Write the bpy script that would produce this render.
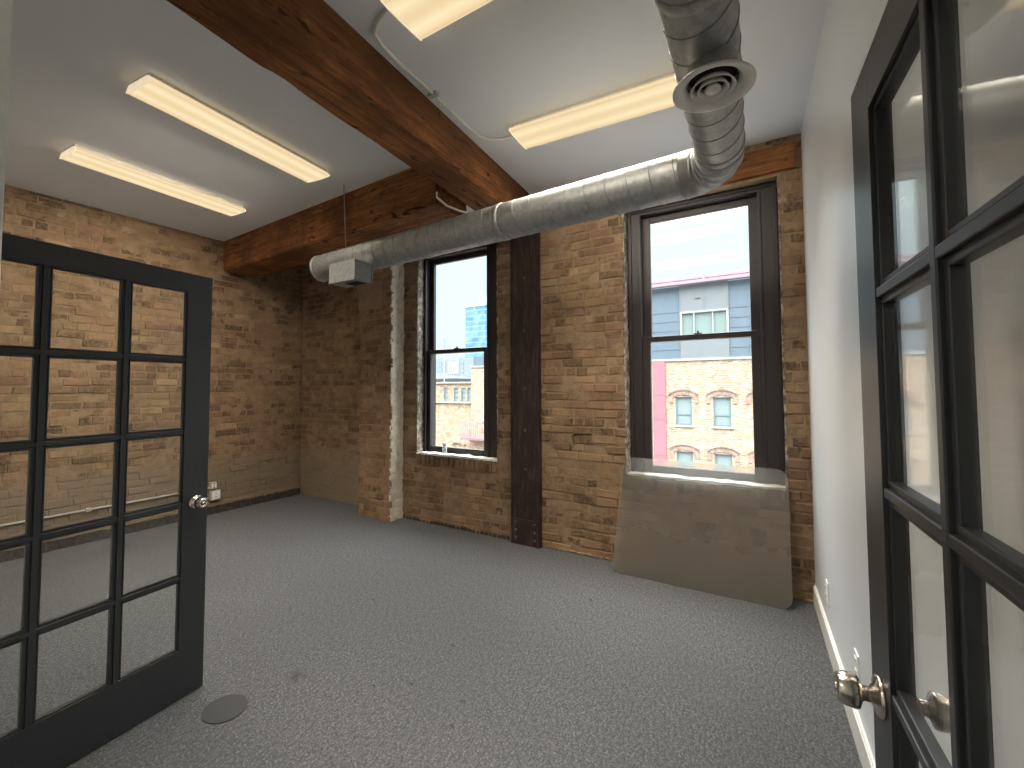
import bpy, bmesh, math, random
from mathutils import Vector, Matrix
from mathutils import noise as mn

# ------------------------------------------------------------------ scene, camera, sky, exposure
for o in list(bpy.data.objects):
    bpy.data.objects.remove(o)
S = bpy.context.scene
COL = S.collection
R = math.radians
CAM_H = 1.47
F_PX, YAW, PITCH, ROLL, CY = 434.253, 30.998, 2.367, -0.229, 368.742

cd = bpy.data.cameras.new('camera')
cam = bpy.data.objects.new('camera', cd)
COL.objects.link(cam)
cd.sensor_width = 36.0
cd.lens = F_PX * 36.0 / 1024
cd.shift_y = (CY - 384) / 1024
cd.clip_start, cd.clip_end = 0.03, 2000
yw, pt, rl = R(YAW), R(PITCH), R(ROLL)
fw = Vector((-math.sin(yw) * math.cos(pt), math.cos(yw) * math.cos(pt), math.sin(pt)))
rt = Vector((math.cos(yw), math.sin(yw), 0))
up = rt.cross(fw)
r2 = rt * math.cos(rl) + up * math.sin(rl)
u2 = -rt * math.sin(rl) + up * math.cos(rl)
cam.matrix_world = Matrix(((r2.x, u2.x, -fw.x, 0), (r2.y, u2.y, -fw.y, 0), (r2.z, u2.z, -fw.z, CAM_H), (0, 0, 0, 1)))
S.camera = cam

# overcast sky: pale at the horizon, several times brighter overhead
W = bpy.data.worlds.new('overcast_sky')
S.world = W
W.use_nodes = True
nt = W.node_tree
nt.nodes.clear()
wo = nt.nodes.new('ShaderNodeOutputWorld')
bg = nt.nodes.new('ShaderNodeBackground')
tc = nt.nodes.new('ShaderNodeTexCoord')
sp = nt.nodes.new('ShaderNodeSeparateXYZ')
rp = nt.nodes.new('ShaderNodeValToRGB')
nt.links.new(tc.outputs['Generated'], sp.inputs[0])
nt.links.new(sp.outputs['Z'], rp.inputs[0])
SKY_MAX = 17.0
for i, (p, c) in enumerate([(0.0, (.88, 1.08, 1.14, 1)), (0.33, (.90, 1.08, 1.15, 1)), (0.47, (10.0, 10.7, 11.2, 1)), (0.80, (15.0, 16.0, 16.8, 1))]):
    e = rp.color_ramp.elements[i] if i < 2 else rp.color_ramp.elements.new(p)
    e.position = p
    e.color = tuple(v / SKY_MAX for v in c[:3]) + (1,)
nt.links.new(rp.outputs[0], bg.inputs[0])
bg.inputs[1].default_value = SKY_MAX
nt.links.new(bg.outputs[0], wo.inputs[0])

vs = S.view_settings
vs.view_transform = 'Standard'
vs.look = 'None'
vs.exposure = 0.15
vs.gamma = 1.0
vs.use_curve_mapping = False

LAMP_W = 42.0          # power of each ceiling fixture
LAMP_COL = (1.0, .90, .77)
random.seed(7)

# ------------------------------------------------------------------ numbers measured for the room
YB = 3.615      # window wall
YN = 3.715      # wall of the far left corner
H = 3.249       # ceiling
XL = -5.69      # left wall
XR = .211       # right wall at the window wall
TR = math.tan(R(2.427))
def xr(y): return XR + TR * (YB - y)

# ------------------------------------------------------------------ helpers
def props(o, label=None, cat=None, group=None, kind=None):
    if label: o['label'] = label
    if cat: o['category'] = cat
    if group: o['group'] = group
    if kind: o['kind'] = kind
    return o

def empty(name, loc, label=None, cat=None, group=None, kind=None, rz=0):
    o = bpy.data.objects.new(name, None)
    COL.objects.link(o)
    o.location = loc
    o.rotation_euler = (0, 0, rz)
    o.empty_display_size = .1
    return props(o, label, cat, group, kind)

class MB:
    def __init__(s):
        s.v, s.f, s.m, s.sm, s.c = [], [], [], [], []
    def face(s, idx, mat=0, smooth=False, col=None):
        s.f.append(tuple(idx)); s.m.append(mat); s.sm.append(smooth); s.c.append(col or (0.5, 0.5, 0.5, 1))
    def box(s, a, b, mat=0, col=None, M=None):
        x0, y0, z0 = a; x1, y1, z1 = b
        n = len(s.v)
        P = [(x0, y0, z0), (x1, y0, z0), (x1, y1, z0), (x0, y1, z0), (x0, y0, z1), (x1, y0, z1), (x1, y1, z1), (x0, y1, z1)]
        if M is not None: P = [tuple(M @ Vector(p)) for p in P]
        s.v += P
        for q in ((0, 3, 2, 1), (4, 5, 6, 7), (0, 1, 5, 4), (1, 2, 6, 5), (2, 3, 7, 6), (3, 0, 4, 7)):
            s.face([n + k for k in q], mat, False, col)
        return s
    def bbox(s, a, b, bev=.004, mat=0, M=None):
        """bevelled box"""
        x0, y0, z0 = a; x1, y1, z1 = b
        bm = bmesh.new()
        bmesh.ops.create_cube(bm, size=1)
        for v in bm.verts:
            v.co = Vector(((x0 + x1) / 2 + v.co.x * (x1 - x0), (y0 + y1) / 2 + v.co.y * (y1 - y0), (z0 + z1) / 2 + v.co.z * (z1 - z0)))
        bmesh.ops.bevel(bm, geom=list(bm.edges), offset=bev, segments=2, affect='EDGES', profile=.5)
        s.bm(bm, mat, M)
        return s
    def bm(s, bm, mat=0, M=None, smooth=False):
        n = len(s.v)
        bm.verts.index_update()
        for v in bm.verts:
            p = M @ v.co if M is not None else v.co
            s.v.append(tuple(p))
        for f in bm.faces:
            s.face([n + v.index for v in f.verts], mat, smooth)
        bm.free()
    def tube(s, pts, r, seg=16, mat=0, cap=True, smooth=True, closed=False):
        """sweep of a circle along points; r a number or list"""
        pts = [Vector(p) for p in pts]
        N = len(pts)
        rr = r if isinstance(r, (list, tuple)) else [r] * N
        T = []
        for i in range(N):
            a = pts[max(i - 1, 0)]; b = pts[min(i + 1, N - 1)]
            if closed: a = pts[i - 1]; b = pts[(i + 1) % N]
            T.append((b - a).normalized())
        up_ = Vector((0, 0, 1)) if abs(T[0].z) < .9 else Vector((1, 0, 0))
        u = T[0].cross(up_).normalized()
        n0 = len(s.v)
        for i in range(N):
            u = (u - T[i] * u.dot(T[i])).normalized()
            w = T[i].cross(u)
            for k in range(seg):
                a = 2 * math.pi * k / seg
                s.v.append(tuple(pts[i] + (u * math.cos(a) + w * math.sin(a)) * rr[i]))
        for i in range(N if closed else N - 1):
            j = (i + 1) % N
            for k in range(seg):
                k2 = (k + 1) % seg
                s.face([n0 + i * seg + k, n0 + i * seg + k2, n0 + j * seg + k2, n0 + j * seg + k], mat, smooth)
        if cap and not closed:
            s.face([n0 + k for k in reversed(range(seg))], mat)
            s.face([n0 + (N - 1) * seg + k for k in range(seg)], mat)
        return s
    def lathe(s, prof, M, seg=32, mat=0, smooth=True, cap=True):
        """profile [(r, h)...] turned about local Z, placed by M"""
        n0 = len(s.v); N = len(prof)
        for (r, hh) in prof:
            for k in range(seg):
                a = 2 * math.pi * k / seg
                s.v.append(tuple(M @ Vector((r * math.cos(a), r * math.sin(a), hh))))
        for i in range(N - 1):
            for k in range(seg):
                k2 = (k + 1) % seg
                s.face([n0 + i * seg + k, n0 + i * seg + k2, n0 + (i + 1) * seg + k2, n0 + (i + 1) * seg + k], mat, smooth)
        if cap:
            if prof[0][0] > 1e-4: s.face([n0 + k for k in reversed(range(seg))], mat)
            if prof[-1][0] > 1e-4: s.face([n0 + (N - 1) * seg + k for k in range(seg)], mat)
        return s
    def build(s, name, mats, parent=None, bevel=0, **kw):
        me = bpy.data.meshes.new(name)
        me.from_pydata(s.v, [], s.f)
        if not isinstance(mats, (list, tuple)): mats = [mats]
        for m in mats: me.materials.append(m)
        me.polygons.foreach_set('material_index', s.m)
        me.polygons.foreach_set('use_smooth', s.sm)
        ca = me.color_attributes.new('tint', 'FLOAT_COLOR', 'CORNER')
        buf = []
        for p, c in zip(me.polygons, s.c):
            buf += list(c) * p.loop_total
        ca.data.foreach_set('color', buf)
        me.update()
        o = bpy.data.objects.new(name, me)
        COL.objects.link(o)
        if parent is not None: o.parent = parent
        if bevel:
            b = o.modifiers.new('bevel', 'BEVEL'); b.width = bevel; b.segments = 2; b.limit_method = 'ANGLE'
        return props(o, **kw)

# ------------------------------------------------------------------ materials
class NT:
    def __init__(s, name):
        s.m = bpy.data.materials.new(name); s.m.use_nodes = True
        s.t = s.m.node_tree; s.t.nodes.clear()
        s.out = s.n('ShaderNodeOutputMaterial')
    def n(s, typ, **kw):
        nd = s.t.nodes.new(typ)
        for k, v in kw.items():
            if hasattr(nd, k): setattr(nd, k, v)
            else: nd.inputs[k.replace('_', ' ')].default_value = v
        return nd
    def l(s, a, b): s.t.links.new(a, b)
    def coord(s, scale=(1, 1, 1), kind='Object', rot=(0, 0, 0)):
        t = s.n('ShaderNodeTexCoord'); m = s.n('ShaderNodeMapping')
        m.inputs['Scale'].default_value = scale; m.inputs['Rotation'].default_value = rot
        s.l(t.outputs[kind], m.inputs[0])
        return m.outputs[0]
    def noise(s, vec, scale=5, detail=4, rough=.6, dist=0):
        nd = s.n('ShaderNodeTexNoise')
        nd.inputs['Scale'].default_value = scale; nd.inputs['Detail'].default_value = detail
        nd.inputs['Roughness'].default_value = rough; nd.inputs['Distortion'].default_value = dist
        s.l(vec, nd.inputs['Vector'])
        return nd.outputs[0]
    def ramp(s, fac, stops, interp='LINEAR'):
        nd = s.n('ShaderNodeValToRGB'); cr = nd.color_ramp; cr.interpolation = interp
        for i, (p, c) in enumerate(stops):
            e = cr.elements[i] if i < 2 else cr.elements.new(p)
            e.position = p
            e.color = (c, c, c, 1) if not isinstance(c, (tuple, list)) else (*c[:3], 1)
        s.l(fac, nd.inputs[0])
        return nd.outputs[0]
    def mix(s, fac, a, b, mode='MIX'):
        nd = s.n('ShaderNodeMix'); nd.data_type = 'RGBA'; nd.blend_type = mode
        for sock, v in ((nd.inputs[0], fac), (nd.inputs[6], a), (nd.inputs[7], b)):
            if hasattr(v, 'links') or hasattr(v, 'is_linked'): s.l(v, sock)
            elif isinstance(v, (int, float)): sock.default_value = v
            else: sock.default_value = (*v[:3], 1)
        return nd.outputs[2]
    def math(s, op, a, b=0.0, clamp=False):
        nd = s.n('ShaderNodeMath'); nd.operation = op; nd.use_clamp = clamp
        for sock, v in ((nd.inputs[0], a), (nd.inputs[1], b)):
            if isinstance(v, (int, float)): sock.default_value = v
            else: s.l(v, sock)
        return nd.outputs[0]
    def bump(s, height, strength=.3, dist=.01, normal=None):
        nd = s.n('ShaderNodeBump'); nd.inputs['Strength'].default_value = strength; nd.inputs['Distance'].default_value = dist
        s.l(height, nd.inputs['Height'])
        if normal is not None: s.l(normal, nd.inputs['Normal'])
        return nd.outputs[0]
    def pbr(s, col, rough=.6, metal=0, normal=None, spec=.5, emis=None, estr=0):
        p = s.n('ShaderNodeBsdfPrincipled')
        for sock, v in ((p.inputs['Base Color'], col), (p.inputs['Roughness'], rough)):
            if isinstance(v, (int, float)): sock.default_value = v
            elif isinstance(v, (tuple, list)): sock.default_value = (*v[:3], 1)
            else: s.l(v, sock)
        p.inputs['Metallic'].default_value = metal
        p.inputs['Specular IOR Level'].default_value = spec
        if normal is not None: s.l(normal, p.inputs['Normal'])
        s.l(p.outputs[0], s.out.inputs[0])
        s.p = p
        return s.m

def plain(name, col, rough=.6, metal=0, spec=.5, var=.06, bump=.0, scale=30):
    t = NT(name); v = t.coord()
    n = t.noise(v, scale, 3)
    dark = tuple(c * (1 - var * 2) for c in col); lite = tuple(min(1, c * (1 + var * 2)) for c in col)
    c = t.ramp(n, [(.3, dark), (.7, lite)])
    nm = t.bump(n, bump, .002) if bump else None
    return t.pbr(c, rough, metal, nm, spec)

def brick_mat(name, parge_axis=None, parge_z=0, warm=1.0):
    """individual bricks: colour by each brick's own tint, smeared with mortar"""
    t = NT(name); v = t.coord()
    at = t.n('ShaderNodeAttribute'); at.attribute_name = 'tint'
    sep = t.n('ShaderNodeSeparateColor'); t.l(at.outputs['Color'], sep.inputs[0])
    base = t.ramp(sep.outputs[0], [(0, (.075, .05, .034)), (.16, (.16, .10, .06)), (.38, (.28, .185, .11)), (.62, (.38, .265, .155)), (.82, (.35, .205, .14)), (1, (.50, .39, .24))])
    n1 = t.noise(v, 38, 5, .7)
    base = t.mix(t.ramp(n1, [(.40, .0), (.66, .5)]), base, (.52, .41, .27), 'MIX')
    n2 = t.noise(v, 9, 4, .65, .4)
    smear = t.ramp(n2, [(.48, 0), (.58, .62)])
    base = t.mix(smear, base, (.41, .30, .19))
    n3 = t.noise(v, 90, 3)
    dark = t.ramp(n3, [(.28, .35), (.42, 0)])
    base = t.mix(dark, base, (.10, .065, .04))
    big = t.noise(v, 2.3, 5, .7, .5)
    base = t.mix(t.ramp(big, [(.36, .62), (.56, 0)]), base, (.13, .085, .06))
    pk = t.noise(v, 3.1, 3, .6)
    base = t.mix(t.ramp(pk, [(.52, 0), (.66, .45)]), base, (.34, .19, .14))
    base = t.mix(1.0, base, (.69, .63, .56), 'MULTIPLY')
    if parge_z:
        sx = t.n('ShaderNodeSeparateXYZ'); t.l(v, sx.inputs[0])
        nz = t.noise(v, 4, 4, .7)
        e = t.math('ADD', sx.outputs['Z'], t.math('MULTIPLY', nz, -.25))
        fac = t.ramp(e, [(parge_z - .13, .94), (parge_z - .09, 0)])
        base = t.mix(fac, base, (.215, .165, .115))
    nb = t.noise(v, 55, 5, .7)
    nm = t.bump(nb, .7, .006)
    return t.pbr(base, .88, 0, nm, .2)

def mortar_mat(name, c=(.25, .172, .104), parge_z=0):
    t = NT(name); v = t.coord()
    n = t.noise(v, 12, 6, .7)
    base = t.ramp(n, [(.3, tuple(x * .68 for x in c)), (.5, c), (.72, tuple(x * 1.22 for x in c))])
    n3 = t.noise(v, 60, 4)
    base = t.mix(t.ramp(n3, [(.3, .6), (.42, 0)]), base, (.12, .08, .05))
    if parge_z:
        sx = t.n('ShaderNodeSeparateXYZ'); t.l(v, sx.inputs[0])
        fac = t.ramp(sx.outputs['Z'], [(parge_z - .05, .8), (parge_z, 0)])
        base = t.mix(fac, base, (.215, .165, .115))
    nb = t.noise(v, 40, 6, .75)
    return t.pbr(base, .92, 0, t.bump(nb, .8, .008), .15)

def wood_mat(name, axis='Y', band=None):
    """old sawn timber: grain along one axis, checks, knots, worn orange patches"""
    t = NT(name)
    sc = {'X': (.6, 12, 12), 'Y': (12, .6, 12)}[axis]
    v = t.coord(sc); vo = t.coord()
    g = t.noise(v, 2.2, 7, .68, .25)
    base = t.ramp(g, [(.25, (.060, .024, .010)), (.42, (.165, .068, .025)), (.58, (.29, .125, .042)), (.8, (.40, .19, .07))])
    blot = t.noise(vo, 1.7, 4, .6)
    base = t.mix(t.ramp(blot, [(.40, .75), (.58, 0)]), base, (.085, .034, .014))
    fine = t.noise(t.coord(tuple(x * 4 for x in sc)), 3, 4, .7)
    base = t.mix(t.ramp(fine, [(.34, .75), (.47, 0)]), base, (.045, .018, .008))
    sc2 = {'X': (3, 9, 9), 'Y': (9, 3, 9)}[axis]
    kn = t.noise(t.coord(sc2), 1.5, 2, .5, .8)
    base = t.mix(t.ramp(kn, [(.30, .92), (.36, 0)]), base, (.03, .013, .006))
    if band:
        # darker brown band along the top of the face
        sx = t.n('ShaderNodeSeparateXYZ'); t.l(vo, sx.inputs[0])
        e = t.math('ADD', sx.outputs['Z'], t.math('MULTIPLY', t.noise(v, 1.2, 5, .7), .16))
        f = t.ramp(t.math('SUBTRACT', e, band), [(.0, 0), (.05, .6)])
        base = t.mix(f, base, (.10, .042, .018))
    nm = t.bump(g, .5, .01)
    nm = t.bump(fine, .4, .004, nm)
    base = t.mix(1.0, base, (1.08, 1.03, 1.0), 'MULTIPLY')
    return t.pbr(base, .82, 0, nm, .2)

def glass_mat(name, tint=(.93, .96, .95), rough=0.0, bump=0, haze=0, refl=1.0):
    t = NT(name)
    tr = t.n('ShaderNodeBsdfTransparent'); tr.inputs[0].default_value = (*tint, 1)
    gl = t.n('ShaderNodeBsdfGlossy'); gl.inputs['Roughness'].default_value = rough; gl.inputs[0].default_value = (1, 1, 1, 1)
    fr = t.n('ShaderNodeFresnel'); fr.inputs[0].default_value = 1.42
    if bump:
        b = t.bump(t.noise(t.coord(), 120, 3), bump, .001)
        t.l(b, gl.inputs['Normal'])
    mx = t.n('ShaderNodeMixShader'); t.l(t.math('MULTIPLY', fr.outputs[0], refl), mx.inputs[0]); t.l(tr.outputs[0], mx.inputs[1]); t.l(gl.outputs[0], mx.inputs[2])
    last = mx
    if haze:
        d = t.n('ShaderNodeBsdfDiffuse'); d.inputs[0].default_value = (.8, .8, .78, 1)
        m2 = t.n('ShaderNodeMixShader'); m2.inputs[0].default_value = haze
        t.l(mx.outputs[0], m2.inputs[1]); t.l(d.outputs[0], m2.inputs[2]); last = m2
    t.l(last.outputs[0], t.out.inputs[0])
    return t.m

def galv_mat(name, dark=1.0):
    t = NT(name); v = t.coord()
    vo = t.n('ShaderNodeTexVoronoi'); vo.inputs['Scale'].default_value = 45; t.l(v, vo.inputs['Vector'])
    n = t.noise(v, 6, 5, .65)
    sp_ = t.mix(.5, vo.outputs['Color'], (.5, .5, .5))
    bw = t.n('ShaderNodeRGBToBW'); t.l(sp_, bw.inputs[0])
    c = t.ramp(bw.outputs[0], [(.2, tuple(dark * x for x in (.28, .29, .285))), (.8, tuple(dark * x for x in (.43, .44, .43)))])
    c = t.mix(t.ramp(n, [(.35, .35), (.6, 0)]), c, (.30, .28, .24))
    r = t.ramp(n, [(.3, .46), (.7, .64)])
    return t.pbr(c, r, .8, t.bump(n, .15, .004), .5)

def carpet_mat():
    t = NT('grey_carpet'); v = t.coord()
    a = t.noise(t.coord((1, 1, 1), rot=(0, 0, R(25))), 105, 5, .75)
    b = t.noise(t.coord((2.4, .9, 1), rot=(0, 0, R(60))), 34, 5, .75)
    c = t.noise(v, 1.3, 4, .55)
    base = t.ramp(a, [(.36, (.062, .063, .066)), (.5, (.125, .128, .132)), (.64, (.24, .244, .25))])
    base = t.mix(t.ramp(b, [(.40, .7), (.55, 0)]), base, (.062, .065, .070))
    base = t.mix(t.ramp(c, [(.35, .28), (.65, 0)]), base, (.085, .088, .094))
    geo = t.n('ShaderNodeTexCoord').outputs['Object']
    h = t.math('ADD', t.math('MULTIPLY', a, .5), t.math('MULTIPLY', b, .8))
    def spot(x, y, r0, r1):
        d = t.n('ShaderNodeVectorMath'); d.operation = 'DISTANCE'; t.l(geo, d.inputs[0]); d.inputs[1].default_value = (x, y, 0)
        return t.ramp(d.outputs['Value'], [(r0, 1.0), (r1, 0.0)])
    for (x, y, r) in DENTS:
        h = t.math('SUBTRACT', h, t.math('MULTIPLY', spot(x, y, r * .5, r), 1.2))
    st = t.math('MULTIPLY', spot(STAIN[0], STAIN[1], .01, .07), t.ramp(t.noise(v, 30, 3), [(.4, 0), (.6, .8)]))
    base = t.mix(st, base, (.045, .042, .038))
    return t.pbr(base, .97, 0, t.bump(h, 1.0, .012), .1)

DENTS = []
def ray(px, py):
    return fw + r2 * ((px - 512) / F_PX) + u2 * ((CY - py) / F_PX)
def floor_pt(px, py):
    d = ray(px, py); k = -CAM_H / d.z
    return (d.x * k, d.y * k)
for (a, b, r) in [(372, 687, .018), (410, 685, .016), (462, 703, .018), (450, 727, .016), (452, 646, .014), (590, 600, .015), (372, 600, .014)]:
    x_, y_ = floor_pt(a, b); DENTS.append((x_, y_, r))
STAIN = floor_pt(297, 676)

M = {}
M['brick'] = brick_mat('old_brick')
M['brick_left'] = brick_mat('old_brick_parged', parge_z=.62)
M['mortar'] = mortar_mat('mortar')
M['mortar_left'] = mortar_mat('mortar_parged', parge_z=.5)
M['plaster'] = mortar_mat('crumbled_plaster', (.76, .69, .57))
def jamb_mat():
    t = NT('mottled_jamb_mortar'); v = t.coord()
    n = t.noise(v, 16, 6, .75); n2 = t.noise(v, 45, 4, .7)
    c = t.ramp(n, [(.36, (.06, .05, .042)), (.47, (.17, .14, .11)), (.56, (.36, .31, .24)), (.66, (.58, .52, .42))])
    c = t.mix(t.ramp(n2, [(.34, .7), (.46, 0)]), c, (.05, .04, .035))
    return t.pbr(c, .9, 0, t.bump(n, .8, .01), .2)
M['jamb'] = jamb_mat()
M['rubble_dark'] = plain('dark_rubble', (.045, .038, .03), .95, var=.3, bump=.6, scale=40)  # very dark base tone, varied at random
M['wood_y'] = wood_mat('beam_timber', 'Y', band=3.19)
M['wood_x'] = wood_mat('cross_beam_timber', 'X')
M['galv'] = galv_mat('galvanised_steel')
M['galv_dark'] = galv_mat('galvanised_seam', .7)
M['black'] = plain('charcoal_paint', (.022, .0245, .027), .38, var=.08, spec=.5, bump=.05, scale=60)
M['winframe'] = plain('dark_bronze_paint', (.022, .016, .015), .45, var=.1)
M['steel'] = None
M['white_metal'] = plain('white_enamel', (.72, .69, .62), .4, var=.02)
M['offwhite'] = plain('off_white_enamel', (.62, .60, .56), .45, var=.03)
M['trimwhite'] = plain('white_trim_paint', (.78, .77, .73), .4, var=.02)
M['chrome'] = plain('satin_nickel', (.62, .56, .50), .22, 1.0, var=.02)
M['darkhole'] = plain('dark_void', (.012, .012, .012), .8, var=.1)
M['glass'] = glass_mat('door_glass', (.95, .96, .95), 0.02, bump=.03, haze=.006, refl=.32)
M['winglass'] = glass_mat('window_glass', (.97, .99, .99), 0, refl=.2)
M['carpet'] = carpet_mat()
M['patch'] = plain('dark_grey_patch', (.034, .035, .037), .8, var=.05, scale=200, bump=.1)
M['conduit'] = plain('painted_conduit', (.42, .40, .36), .45, var=.03)

def steel_mat():
    t = NT('rusty_brown_steel'); v = t.coord((6, 6, 1))
    n = t.noise(v, 4, 6, .7); n2 = t.noise(t.coord(), 25, 4)
    c = t.ramp(n, [(.3, (.014, .010, .009)), (.5, (.034, .021, .017)), (.68, (.085, .052, .038))])
    c = t.mix(t.ramp(n2, [(.62, 0), (.72, .5)]), c, (.12, .08, .06))
    return t.pbr(c, .5, .2, t.bump(n2, .4, .004), .4)
M['steel'] = steel_mat()

def ceiling_mat():
    t = NT('ceiling_paint'); v = t.coord()
    n = t.noise(v, 1.2, 3, .5)
    c = t.ramp(n, [(.3, (.69, .70, .715)), (.7, (.73, .74, .755))])
    return t.pbr(c, .75, 0, t.bump(t.noise(v, 90, 3), .05, .002), .3)
M['ceiling'] = ceiling_mat()

def wall_paint():
    t = NT('white_satin_wall_paint'); v = t.coord()
    n = t.noise(v, 1.0, 3, .5)
    c = t.ramp(n, [(.3, (.70, .725, .735)), (.7, (.75, .775, .785))])
    b = t.noise(t.coord((1, 1, 1)), 85, 4, .6)
    b2 = t.noise(t.coord((14, 14, .7)), 4, 3, .6)
    return t.pbr(c, .30, 0, t.bump(b2, .12, .006, t.bump(b, .22, .003)), .55)
M['paint'] = wall_paint()

# ------------------------------------------------------------------ brickwork
def brick_plane(mb, O, U, N, u0, u1, z0, z1, holes=(), seed=1, bm=0, mm=1, specials=(), pitch=.075, depth=.05, zero=0):
    """bricks laid course by course on a plane, standing a little proud of a rough mortar sheet"""
    rnd = random.Random(seed)
    O, U, N = Vector(O), Vector(U).normalized(), Vector(N).normalized()
    Z = Vector((0, 0, 1))
    def P(u, z, d): return O + U * u + Z * z + N * d
    flip = U.cross(Z).dot(N) < 0
    def quad(a, b, c, d, mat, col=None, smooth=False):
        q = (a, b, c, d)
        mb.face(q[::-1] if flip else q, mat, smooth, col)
    # mortar sheet
    st = .03
    nu = max(1, round((u1 - u0) / st)); nz = max(1, round((z1 - z0) / st))
    idx = {}
    def vid(i, j):
        if (i, j) not in idx:
            u = u0 + (u1 - u0) * i / nu; z = z0 + (z1 - z0) * j / nz
            p = P(u, z, 0)
            d = mn.noise(p * 7) * .008 + mn.noise(p * 31) * .004 - .001
            if i in (0, nu) or j in (0, nz): d = -.004
            idx[(i, j)] = len(mb.v); mb.v.append(tuple(P(u, z, d)))
        return idx[(i, j)]
    for i in range(nu):
        for j in range(nz):
            uc = u0 + (u1 - u0) * (i + .5) / nu; zc = z0 + (z1 - z0) * (j + .5) / nz
            if any(a < uc < b and c < zc < d for a, b, c, d in holes): continue
            quad(vid(i, j), vid(i + 1, j), vid(i + 1, j + 1), vid(i, j + 1), mm, None, True)
    # bricks
    k = 0; z = z0 + zero
    while z < z1 - .02:
        zt = min(z + pitch - .013, z1)
        segs = [(u0, u1)]
        for a, b, c, d in holes:
            if c < (z + zt) / 2 < d:
                ns = []
                for s0, s1 in segs:
                    if b <= s0 or a >= s1: ns.append((s0, s1)); continue
                    if a > s0: ns.append((s0, a))
                    if b < s1: ns.append((b, s1))
                segs = ns
        header = (k % 6 == 3)
        for s0, s1 in segs:
            u = s0 - (rnd.random() * .2)
            while u < s1 - .02:
                L = (.098 if header or rnd.random() < .12 else .205) * rnd.uniform(.93, 1.05)
                a, b = max(u + .006, s0), min(u + L - .006, s1)
                u += L
                if b - a < .025: continue
                d = rnd.gauss(.0028, .0036)
                c = rnd.random()
                tone = c ** .9
                if rnd.random() < .17: tone = rnd.uniform(0, .2)
                for (su, sz, rad) in specials:
                    if a - .01 < su < b + .01 and z - .01 < sz < zt + .01: tone = 0; d = -.002 if rad else .006
                if d < -.003: continue
                j = lambda: rnd.uniform(-.006, .006)
                n = len(mb.v)
                co = [(a + j(), z + j()), (b + j(), z + j()), (b + j(), zt + j()), (a + j(), zt + j())]
                for (uu, zz) in co: mb.v.append(tuple(P(uu, zz, -.02)))
                for (uu, zz) in co: mb.v.append(tuple(P(uu, zz, d - .003)))
                cu, cz = (a + b) / 2, (z + zt) / 2
                for (uu, zz) in co:
                    mb.v.append(tuple(P(uu + (.004 if uu < cu else -.004), zz + (.004 if zz < cz else -.004), d + rnd.uniform(-.0015, .0015))))
                col = (tone, rnd.random(), 0, 1)
                for lv in (0, 4):
                    for q in range(4):
                        q2 = (q + 1) % 4
                        quad(n + lv + q, n + lv + q2, n + lv + 4 + q2, n + lv + 4 + q, bm, col)
                quad(n + 8, n + 9, n + 10, n + 11, bm, col)
        z += pitch; k += 1

# openings in the window wall (x0, x1, z0, z1)
WO = {'L': (-3.405, -2.335, .735, 2.985), 'R': (-1.062, .068, .735, 2.985)}

# ------------------------------------------------------------------ structure
mb = MB()
mb.v += [(-6.0, -2.6, 0), (.7, -2.6, 0), (.7, 3.85, 0), (-6.0, 3.85, 0), (-6.0, -2.6, -.2), (.7, -2.6, -.2), (.7, 3.85, -.2), (-6.0, 3.85, -.2)]
for q in ((0, 1, 2, 3), (7, 6, 5, 4), (4, 5, 1, 0), (5, 6, 2, 1), (6, 7, 3, 2), (7, 4, 0, 3)): mb.face(q)
mb.build('floor', M['carpet'], label='grey carpet covering the whole room floor', cat='floor', kind='structure')
MB().box((-6.0, -2.6, H), (.7, 3.95, H + .2)).build('ceiling', M['ceiling'], label='pale grey painted flat ceiling', cat='ceiling', kind='structure')

# window wall
mb = MB()
holes = [WO['L'], WO['R']]
brick_plane(mb, (0, YB, 0), (1, 0, 0), (0, -1, 0), -3.62, .24, 0, H, holes, seed=3,
            specials=[(-3.405, .511, 1), (-2.386, .534, 1), (-2.303, .988, 0), (-2.25, .988, 0), (-1.50, 1.02, 0)])
# solid body behind the face, with the openings left free
y0, y1 = YB + .012, YB + .30
xs = [-3.62, WO['L'][0], WO['L'][1], WO['R'][0], WO['R'][1], .40]
for i in range(5):
    if i in (1, 3):
        mb.box((xs[i], y0, 0), (xs[i + 1], y1, .735), 1)
        mb.box((xs[i], y0, 2.985), (xs[i + 1], y1, H), 1)
    else:
        mb.box((xs[i], y0, 0), (xs[i + 1], y1, H), 1)
mb.build('wall_back', [M['brick'], M['mortar']], label='old exposed brick wall with the two windows', cat='wall', kind='structure')

# recessed far left section
mb = MB()
brick_plane(mb, (0, YN, 0), (1, 0, 0), (0, -1, 0), XL, -4.12, 0, H, seed=5, bm=0, mm=1,
            specials=[(-5.53, .444, 1), (-5.47, .52, 1), (-4.96, .469, 1), (-4.93, .40, 1), (-4.50, .50, 1), (-4.58, .50, 1), (-4.52, .43, 1)])
mb.box((XL - .1, YN + .012, 0), (-4.12, YN + .2, H), 1)
mb.build('wall_back_corner', [M['brick_left'], M['mortar_left']], label='recessed brick wall between the corner and the pilaster', cat='wall', kind='structure')

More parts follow.
